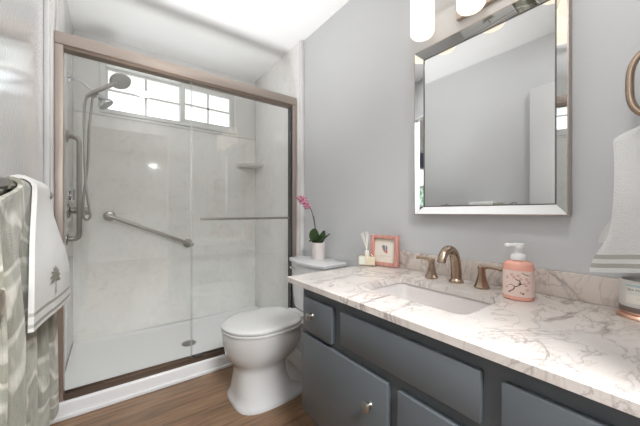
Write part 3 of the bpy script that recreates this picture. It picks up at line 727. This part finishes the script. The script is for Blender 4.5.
dl = thing('added_fill_housing', 'added round housing for the unseen front fill just inside the doorway', 'ceiling light', (0.32, 0.20, 2.428))  # unseen fixture, added only to house the front fill light
b = B(); lathe(b, [(0.125, 0.011), (0.125, 0.006), (0.105, 0.003), (0.105, 0.011)], (0.32, 0.20, 2.428), n=36); obj('rim', b, M_vinyl, dl)
b = B(); lathe(b, [(0.104, 0.006), (0.104, 0.009)], (0.32, 0.20, 2.428), n=36); obj('lens', b, M_vinyl, dl)
bl = thing('added_bedroom_fill_housing', 'added round housing for the unseen bedroom fill behind the doorway', 'ceiling light', (0.2, -0.95, 2.39))  # made-up fixture above the bedroom fill light, out of view
b = B(); lathe(b, [(0.36, 0.049), (0.36, 0.01), (0.34, 0.0)], (0.2, -0.95, 2.39), n=40); obj('diffuser', b, M_vinyl, bl)

# ------------------------------------------------------------------ towel ring with hand towel
TRY, TRX = 0.035, 1.166
def ringpt(a):
    c_, s_ = math.cos(a), math.sin(a); r = (abs(c_) ** 3 + abs(s_) ** 3) ** (-1 / 3); return (TRX, TRY + 0.088 * s_ * r, zc + 0.098 * c_ * r)
tr = thing('towel_ring', 'bronze towel ring on the wall at the right edge', 'towel ring', (XR, TRY, 1.50))
b = B(); R0 = 0.098; zc = 1.415
tube(b, [ringpt(2 * PI * k / 48) for k in range(49)], 0.009, 10, cap=False); obj('ring', b, M_faucet, tr)
b = B(); lathe(b, [(0.026, 0), (0.026, 0.006), (0.014, 0.012), (0.012, 0.06), (0.016, 0.066), (0.016, 0.092), (0.010, 0.096)], (XR - .0005, TRY, zc + R0 + .004), (-1, 0, 0)); obj('mount', b, M_faucet, tr)

def towel_sheet(name, m, fn, ns, nt, thick, parent=None, origin=(0, 0, 0), mi_fn=None, mats=None, angle=80):
    """closed cloth sheet: fn(s, t) -> (centre point, unit normal)"""
    b = B(); top = []; bot = []
    P0 = [[Vector(fn(i / ns, j / nt)) for i in range(ns + 1)] for j in range(nt + 1)]
    for j in range(nt + 1):
        ra, rb = [], []
        for i in range(ns + 1):
            du = P0[j][min(i + 1, ns)] - P0[j][max(i - 1, 0)]; dv = P0[min(j + 1, nt)][i] - P0[max(j - 1, 0)][i]
            nn = du.cross(dv); nn = nn.normalized() if nn.length > 1e-9 else Vector((1, 0, 0))
            ra.append(b.verts.new(P0[j][i] + nn * thick / 2)); rb.append(b.verts.new(P0[j][i] - nn * thick / 2))
        top.append(ra); bot.append(rb)
    def F(a, k=0):
        f_ = b.faces.new(a); f_.material_index = k
    for j in range(nt):
        for i in range(ns):
            k = mi_fn(i / ns, j / nt) if mi_fn else 0
            F((top[j][i], top[j][i + 1], top[j + 1][i + 1], top[j + 1][i]), k); F((bot[j][i], bot[j + 1][i], bot[j + 1][i + 1], bot[j][i + 1]), k)
    for j in range(nt):
        k = mi_fn(0, j / nt) if mi_fn else 0
        F((top[j][0], top[j + 1][0], bot[j + 1][0], bot[j][0]), k); F((top[j][ns], bot[j][ns], bot[j + 1][ns], top[j + 1][ns]), k)
    for i in range(ns):
        F((top[0][i], bot[0][i], bot[0][i + 1], top[0][i + 1])); F((top[nt][i], top[nt][i + 1], bot[nt][i + 1], bot[nt][i]), mi_fn(0, .999) if mi_fn else 0)
    return obj(name, b, mats or m, parent, origin, angle)
def sstep(a, b_, x):
    t = max(0, min(1, (x - a) / (b_ - a))); return t * t * (3 - 2 * t)

# hand towel threaded through the ring: back leg up, over, front leg down
zr = zc - R0   # ring's lowest point
def ring_towel(s, t):
    # t: 0 back bottom .. 0.45 top .. 1 front bottom
    e = 2 * s - 1
    if t < 0.42:
        q = 1 - t / 0.42; xb = TRX + 0.016 + 0.018 * q; zz = (zr + 0.012) - q * 0.36
    elif t < 0.50:
        a = PI * (t - 0.42) / 0.08; q = 0; xb = TRX + 0.016 * math.cos(a); zz = zr + 0.012 + 0.012 * math.sin(a)
    else:
        q = (t - 0.50) / 0.50; xb = TRX - 0.016 - 0.040 * sstep(0, .6, q); zz = (zr + 0.012) - q * 0.435
    half = 0.045 + 0.078 * sstep(0.0, 0.16, q) - 0.012 * math.sin(PI * min(1, q * 1.15)) + 0.034 * sstep(.72, 1, q)
    arc = math.sqrt(max(0, R0 ** 2 - min(e * 0.052, R0) ** 2))
    lift = 0.004 - 0.02 * e * e * (1 - sstep(0, .2, q))
    fold = 0.012 * math.cos(e * PI * 2.0 + 0.6) * (0.5 + 0.5 * q) + 0.004 * math.sin(e * 11 + 3 * q)
    return (xb - fold * (1 if t >= .46 else -0.3) - 0.008 * (1 - e * e), TRY + e * half, zz + lift + 0.006 * math.sin(e * 3 + 1) * q)
tag(towel_sheet('hand_towel', None, ring_towel, 40, 70, 0.007, origin=(TRX, TRY, 0.9),
    mats=[M_ring_terry, M_band], mi_fn=lambda s, t: 1 if (0.935 < t < 0.95 or 0.965 < t < 0.98) else 0),
    'white hand towel with grey hem stripes hanging from the towel ring', 'towel')

# ------------------------------------------------------------------ towel bar on the left wall
BX, BZ = -0.192, 1.128
tb = thing('towel_bar', 'brushed metal towel bar on the left wall under draped towels', 'towel bar', (XL, 1.24, BZ))
b = B(); tube(b, [(BX, 0.925, BZ), (BX, 1.555, BZ)], 0.0095, 14); obj('bar', b, M_nickel, tb)
for y in (0.945, 1.535):
    b = B(); lathe(b, [(0.026, 0), (0.026, 0.005), (0.013, 0.012), (0.011, 0.05), (0.014, 0.056), (0.014, 0.074), (0.008, 0.077)], (XL + .0005, y, BZ), (1, 0, 0)); obj('post', b, M_nickel, tb)

def draped(yt0, yt1, yb0, yb1, rad, zf, zbk, folds, amp, bul0, bul1, phase=0, spread=.35, skew=0.0, loose=0.0):
    def fn(s, t):
        sp_e = spread * (1 - .75 * loose) + spread * 2.2 * loose * s
        if t < 0.30:
            q = 1 - t / 0.30; xb = BX - rad; zz = BZ - q * zbk; fr = 0
        elif t < 0.42:
            a = PI * (t - 0.30) / 0.12; q = 0; xb = BX - rad * math.cos(a); zz = BZ + rad * math.sin(a); fr = 0
        else:
            q = (t - 0.42) / 0.58; xb = BX + rad + (bul0 + (bul1 - bul0) * s) * sstep(0, .75, q); zz = BZ - q * (zf + skew * (1 - s)); fr = 1
        k = sstep(0, sp_e, q) * .75 + .25 * q
        y = (yt0 + (yt1 - yt0) * s) * (1 - k) + (yb0 + (yb1 - yb0) * s) * k
        if not fr: y = yt0 + (yt1 - yt0) * s; k *= 0.3
        w_ = 2 * PI * folds * s + phase + .5 * math.sin(3 * q)
        fo = math.cos(w_); fo = (abs(fo) ** .6) * (1 if fo > 0 else -1)
        am = amp * (1 + loose * max(0, 1 - s / .4))
        x = xb + (am * fo * sstep(0, .5, q) if fr else 0)
        return (x, y + (0.006 + .012 * (loose > 0)) * math.sin(w_ * 1.0 + 1.2) * fr * k, zz)
    return fn
tag(towel_sheet('bath_towel', None, draped(0.995, 1.262, 0.72, 1.335, 0.016, 0.74, 0.55, 4.2, 0.014, 0.0, 0.018, 0.4, .26, 0.06, 1.0), 70, 90, 0.009, origin=(BX, 1.12, 0.4),
    mats=[M_sage, M_sage_plain], mi_fn=lambda s, t: 1 if 0.90 < t < 0.93 else 0), 'sage green patterned bath towel draped over the left towel bar', 'towel')
ht = tag(towel_sheet('hand_towel', None, draped(1.075, 1.275, 0.915, 1.330, 0.029, 0.365, 0.25, 0.8, 0.004, 0.022, 0.045, 2.6, .75, -.025), 40, 70, 0.010, origin=(BX, 1.2, 0.75),
    mats=[M_white_terry, M_band], mi_fn=lambda s, t: 1 if (0.925 < t < 0.94 or 0.965 < t < 0.985) else 0), 'white hand towel with palm embroidery draped over the sage bath towel', 'towel')
# embroidered palm
fn = draped(1.075, 1.275, 0.915, 1.330, 0.029, 0.365, 0.25, 0.8, 0.004, 0.022, 0.045, 2.6, .75, -.025)
b = B()
def stitched(pts):      # (ds, dt) offsets around the motif centre laid on the cloth
    vs = []
    for ds, dt in pts:
        s0, t0 = 0.42 + ds * 1.15, 0.835 + dt * 1.05; p = Vector(fn(s0, t0)); du = Vector(fn(s0 + .01, t0)) - Vector(fn(s0 - .01, t0)); dv = Vector(fn(s0, t0 + .01)) - Vector(fn(s0, t0 - .01))
        nn = du.cross(dv).normalized(); nn = nn if nn.x > 0 else -nn
        vs.append(b.verts.new(p + nn * 0.0066))
    b.faces.new(vs)
for a in [PI * (-.05 + 1.1 * k / 8) for k in range(9)]:
    L_ = 0.105; dx, dy = math.cos(a), -math.sin(a)
    for q0, q1, wd in ((0, .5, .016), (.5, 1, .016)):
        p0 = (dx * L_ * q0, dy * L_ * .6 * q0); p1 = (dx * L_ * q1, dy * L_ * .6 * q1 + .010 * q1); nx2, ny2 = -dy * wd, dx * wd * .6
        w0 = 0.4 if q0 == 0 else 1.0; w1_ = 1.0 if q0 == 0 else 0.1
        stitched([(p0[0] + nx2 * w0, p0[1] + ny2 * w0), (p1[0] + nx2 * w1_, p1[1] + ny2 * w1_), (p1[0] - nx2 * w1_, p1[1] - ny2 * w1_), (p0[0] - nx2 * w0, p0[1] - ny2 * w0)])
stitched([(-.007, 0), (.007, 0), (.013, .07), (-.002, .07)])
obj('palm_embroidery', b, M_thread, ht)

# ------------------------------------------------------------------ toilet
TY = 1.585
tl = thing('toilet', 'white two-piece toilet with closed lid beside the vanity', 'toilet', (0.88, TY, 0))
BY, SZ = 1.560, 0.018
def egg(z, xf, xb, hw, n=48, e=2.3, ty=None, ef=2.0):
    ty = BY if ty is None else ty
    xc = xf + (xb - xf) * 0.45; pts = []
    for k in range(n):
        a = 2 * PI * k / n; c_, s_ = math.cos(a), math.sin(a)
        rx = (xc - xf) if c_ < 0 else (xb - xc); ee = ef if c_ < 0 else e
        r = (abs(c_) ** ee + abs(s_) ** ee) ** (-1 / ee)
        pts.append(Vector((xc + rx * c_ * r, ty + hw * s_ * r, z)))
    return pts
b = B(); rings(b, [egg(z, xf, xb, hw, ef=ef) for z, xf, xb, hw, ef in ((0, .542, 1.02, .174, 3.4), (.014, .542, 1.02, .174, 3.4), (.022, .548, 1.0, .167, 3.2), (.06, .558, .90, .150, 3.0), (.12, .562, .87, .134, 2.8), (.18, .568, .86, .126, 2.5), (.205, .566, .87, .130, 2.4), (.225, .548, .90, .144, 2.2), (.25, .528, .93, .161, 2.1), (.29, .510, .955, .176, 2.0), (.335, .502, .965, .184, 2.0), (.36, .500, .96, .187, 2.0), (.380 + SZ, .500, .96, .188, 2.0))])
obj('bowl', b, M_porc, tl, angle=60)
b = B()   # rear deck and trapway
def sq(z, x0, x1, hw, r=.03): return [Vector((x, y, z)) for x, y in rrect(x0, x1, TY - hw, TY + hw, r, 6)]
rings(b, [sq(0, .80, 1.16, .135, .05), sq(.014, .80, 1.16, .135, .05), sq(.03, .80, 1.15, .118, .05), sq(.20, .84, 1.15, .098, .04), sq(.28, .86, 1.17, .11, .04), sq(.34, .88, 1.19, .13, .04), sq(.388, .88, 1.20, .14, .04)])
for s in (-1, 1):
    tube(b, smoothpath([(.70, TY + s * .075, .20), (.78, TY + s * .095, .235), (.86, TY + s * .10, .23), (.93, TY + s * .10, .16), (.99, TY + s * .10, .08), (1.06, TY + s * .10, .05)], 6), [0.045] * 31, 16)
obj('pedestal', b, M_porc, tl, angle=60)
b = B(); rings(b, [egg(z, xf, xb, hw, e=3.2) for z, xf, xb, hw in ((SZ + .3815, .500, .945, .185), (SZ + .383, .495, .95, .190), (SZ + .392, .494, .95, .190), (SZ + .3955, .500, .945, .186))]); obj('seat', b, M_seat, tl, angle=50)
b = B(); rings(b, [egg(z, xf, xb, hw, e=3.2) for z, xf, xb, hw in ((SZ + .3985, .502, .945, .184), (SZ + .400, .496, .948, .188), (SZ + .410, .495, .948, .189), (SZ + .417, .503, .944, .183), (SZ + .421, .530, .92, .165), (SZ + .423, .62, .86, .09))]); obj('lid', b, M_seat, tl, angle=50)
for s in (-1, 1): obj('hinge', box(B(), .945, .975, BY + s * .075 - .018, BY + s * .075 + .018, SZ + .386, SZ + .41, .005), M_seat, tl)
def tank_loop(z, x0, hw, bow):
    pts = [Vector((XR - .014, TY + hw - .01, z)), Vector((XR - .014, TY - hw + .01, z))]; n = 18
    for k in range(n + 1):
        a = -1 + 2 * k / n; pts.append(Vector((x0 - bow * (1 - abs(a) ** 2.4), TY + hw * a, z)))
    return pts
b = B(); rings(b, [tank_loop(.389, 1.09, .175, .030), tank_loop(.40, 1.075, .185, .032), tank_loop(.60, 1.065, .197, .034), tank_loop(.712, 1.062, .200, .034)]); obj('tank', b, M_porc, tl, angle=40)
b = B(); rings(b, [tank_loop(.7125, 1.060, .205, .036), tank_loop(.716, 1.052, .212, .038), tank_loop(.732, 1.050, .213, .038), tank_loop(.7395, 1.060, .206, .038)]); obj('tank_lid', b, M_porc, tl, angle=40)
b = B(); lathe(b, [(0.014, 0), (0.014, .006), (.008, .008), (.008, .02)], (1.056, TY + .165, .675), (-1, 0, 0)); tube(b, smoothpath([(1.036, TY + .165, .675), (1.030, TY + .14, .673), (1.030, TY + .10, .668)], 4), [.008] * 5 + [.0065] * 4, 10); obj('flush_lever', b, M_chrome, tl)
for s in (-1,):
    b = B(); lathe(b, [(0.014, 0), (0.013, .008), (.006, .013)], (.88, TY + s * .128, .016)); obj('bolt_cap', b, M_seat, tl)

# ------------------------------------------------------------------ orchid
OX, OY, OZ = 1.170, 1.600, 0.7398
oc = thing('potted_orchid', 'pink orchid in a blush ceramic pot on the toilet tank lid', 'potted plant', (OX, OY, OZ))
b = B(); lathe(b, [(0.040, 0), (0.0425, .003), (0.047, .113), (0.0485, .116), (0.045, .116), (0.043, .100), (0, .100)], (OX, OY, OZ), n=36); obj('pot', b, M_pot, oc)
b = B(); lathe(b, [(0.0425, .1005), (0.030, .108), (0, .110)], (OX, OY, OZ), n=24); obj('moss', b, M_moss, oc)
def leaf(tip, mid, wd, nrm):
    b = B(); base = Vector((OX, OY, OZ + .106)); pts = smoothpath([base, mid, tip], 8); n = len(pts); rows = []
    for i, p in enumerate(pts):
        t = i / (n - 1); ww = wd * math.sin(PI * min(1, .12 + .88 * t)) ** .7 if t < 1 else 0.001
        tt = (pts[min(i + 1, n - 1)] - pts[max(i - 1, 0)]).normalized(); sd = tt.cross(Vector(nrm)).normalized(); nn = sd.cross(tt)
        rows.append([p + sd * ww * u + nn * (.25 * ww * u * u - 0) + nn * th for u, th in ((-1, 0), (-.5, .001), (0, 0.0005), (.5, .001), (1, 0), (.5, -.0015), (0, -.002), (-.5, -.0015))])
    rings(b, rows); return obj('leaf', b, M_leaf, oc, angle=80)
leaf(Vector((OX - .035, OY - .01, OZ + .215)), Vector((OX - .030, OY - .002, OZ + .165)), .042, (-1, -.5, .1))
leaf(Vector((OX - .01, OY - .145, OZ + .185)), Vector((OX - .01, OY - .06, OZ + .135)), .020, (0, .1, 1))
leaf(Vector((OX - .02, OY + .075, OZ + .12)), Vector((OX - .01, OY + .04, OZ + .135)), .020, (0, .1, 1))
leaf(Vector((OX - .085, OY - .01, OZ + .125)), Vector((OX - .045, OY, OZ + .130)), .018, (0, 0, 1))
leaf(Vector((OX + .02, OY - .045, OZ + .20)), Vector((OX + .012, OY - .03, OZ + .15)), .026, (-1, -.3, 0))
sp_ = smoothpath([(OX, OY + .005, OZ + .10), (OX - .005, OY + .022, OZ + .18), (OX - .01, OY + .045, OZ + .28), (OX - .015, OY + .070, OZ + .345), (OX - .03, OY + .120, OZ + .395), (OX - .045, OY + .175, OZ + .420)], 7)
b = B(); tube(b, sp_, [.0035] * 12 + [.0030] * 12 + [.0022] * 12, 8); obj('stem', b, M_stem, oc)
b = B(); tube(b, [(OX + .004, OY + .012, OZ + .10), (OX - .004, OY + .05, OZ + .30)], .0018, 6); obj('stake', b, M_leaf, oc)
def bloom(c, f, s):
    f = Vector(f).normalized(); u = f.cross(Vector((0, 0, 1))).normalized(); v = u.cross(f); c = Vector(c); b = B()
    for k, (a, L_, wd) in enumerate(((90, 1, .42), (18, 1.05, .62), (162, 1.05, .62), (-50, .95, .42), (-130, .95, .42))):
        a = math.radians(a); d_ = u * math.cos(a) + v * math.sin(a); e_ = f.cross(d_); rows = []
        for i in range(7):
            t = i / 6; ww = s * wd * math.sin(PI * (.08 + .86 * t)) ; p = c + d_ * s * L_ * t + f * s * (.25 * math.sin(PI * t * .9))
            rows.append([p - e_ * ww, p + f * .0012, p + e_ * ww, p - f * .0006])
        rings(b, rows)
    o = obj('flower', b, M_petal, oc, angle=80)
    b = B(); lathe(b, [(0.0, 0), (s * .16, s * .15), (s * .22, s * .35), (s * .08, s * .55)], c + f * .001, f, 10); obj('flower_lip', b, M_lip, o)
for c, f, s in (((OX - .036, OY + .125, OZ + .412), (-.9, -.5, .4), .027), ((OX - .040, OY + .165, OZ + .425), (-.9, -.5, .1), .027), ((OX - .045, OY + .195, OZ + .428), (-.7, .3, .3), .022), ((OX - .042, OY + .140, OZ + .405), (-.9, -.6, -.1), .028),
                ((OX - .035, OY + .110, OZ + .392), (-1, -.4, 0), .027), ((OX - .032, OY + .100, OZ + .365), (-.9, -.7, -.3), .023), ((OX - .030, OY + .085, OZ + .372), (-.8, -.9, .1), .021), ((OX - .045, OY + .150, OZ + .432), (-.6, -.2, .8), .022)):
    bloom(c, f, s)
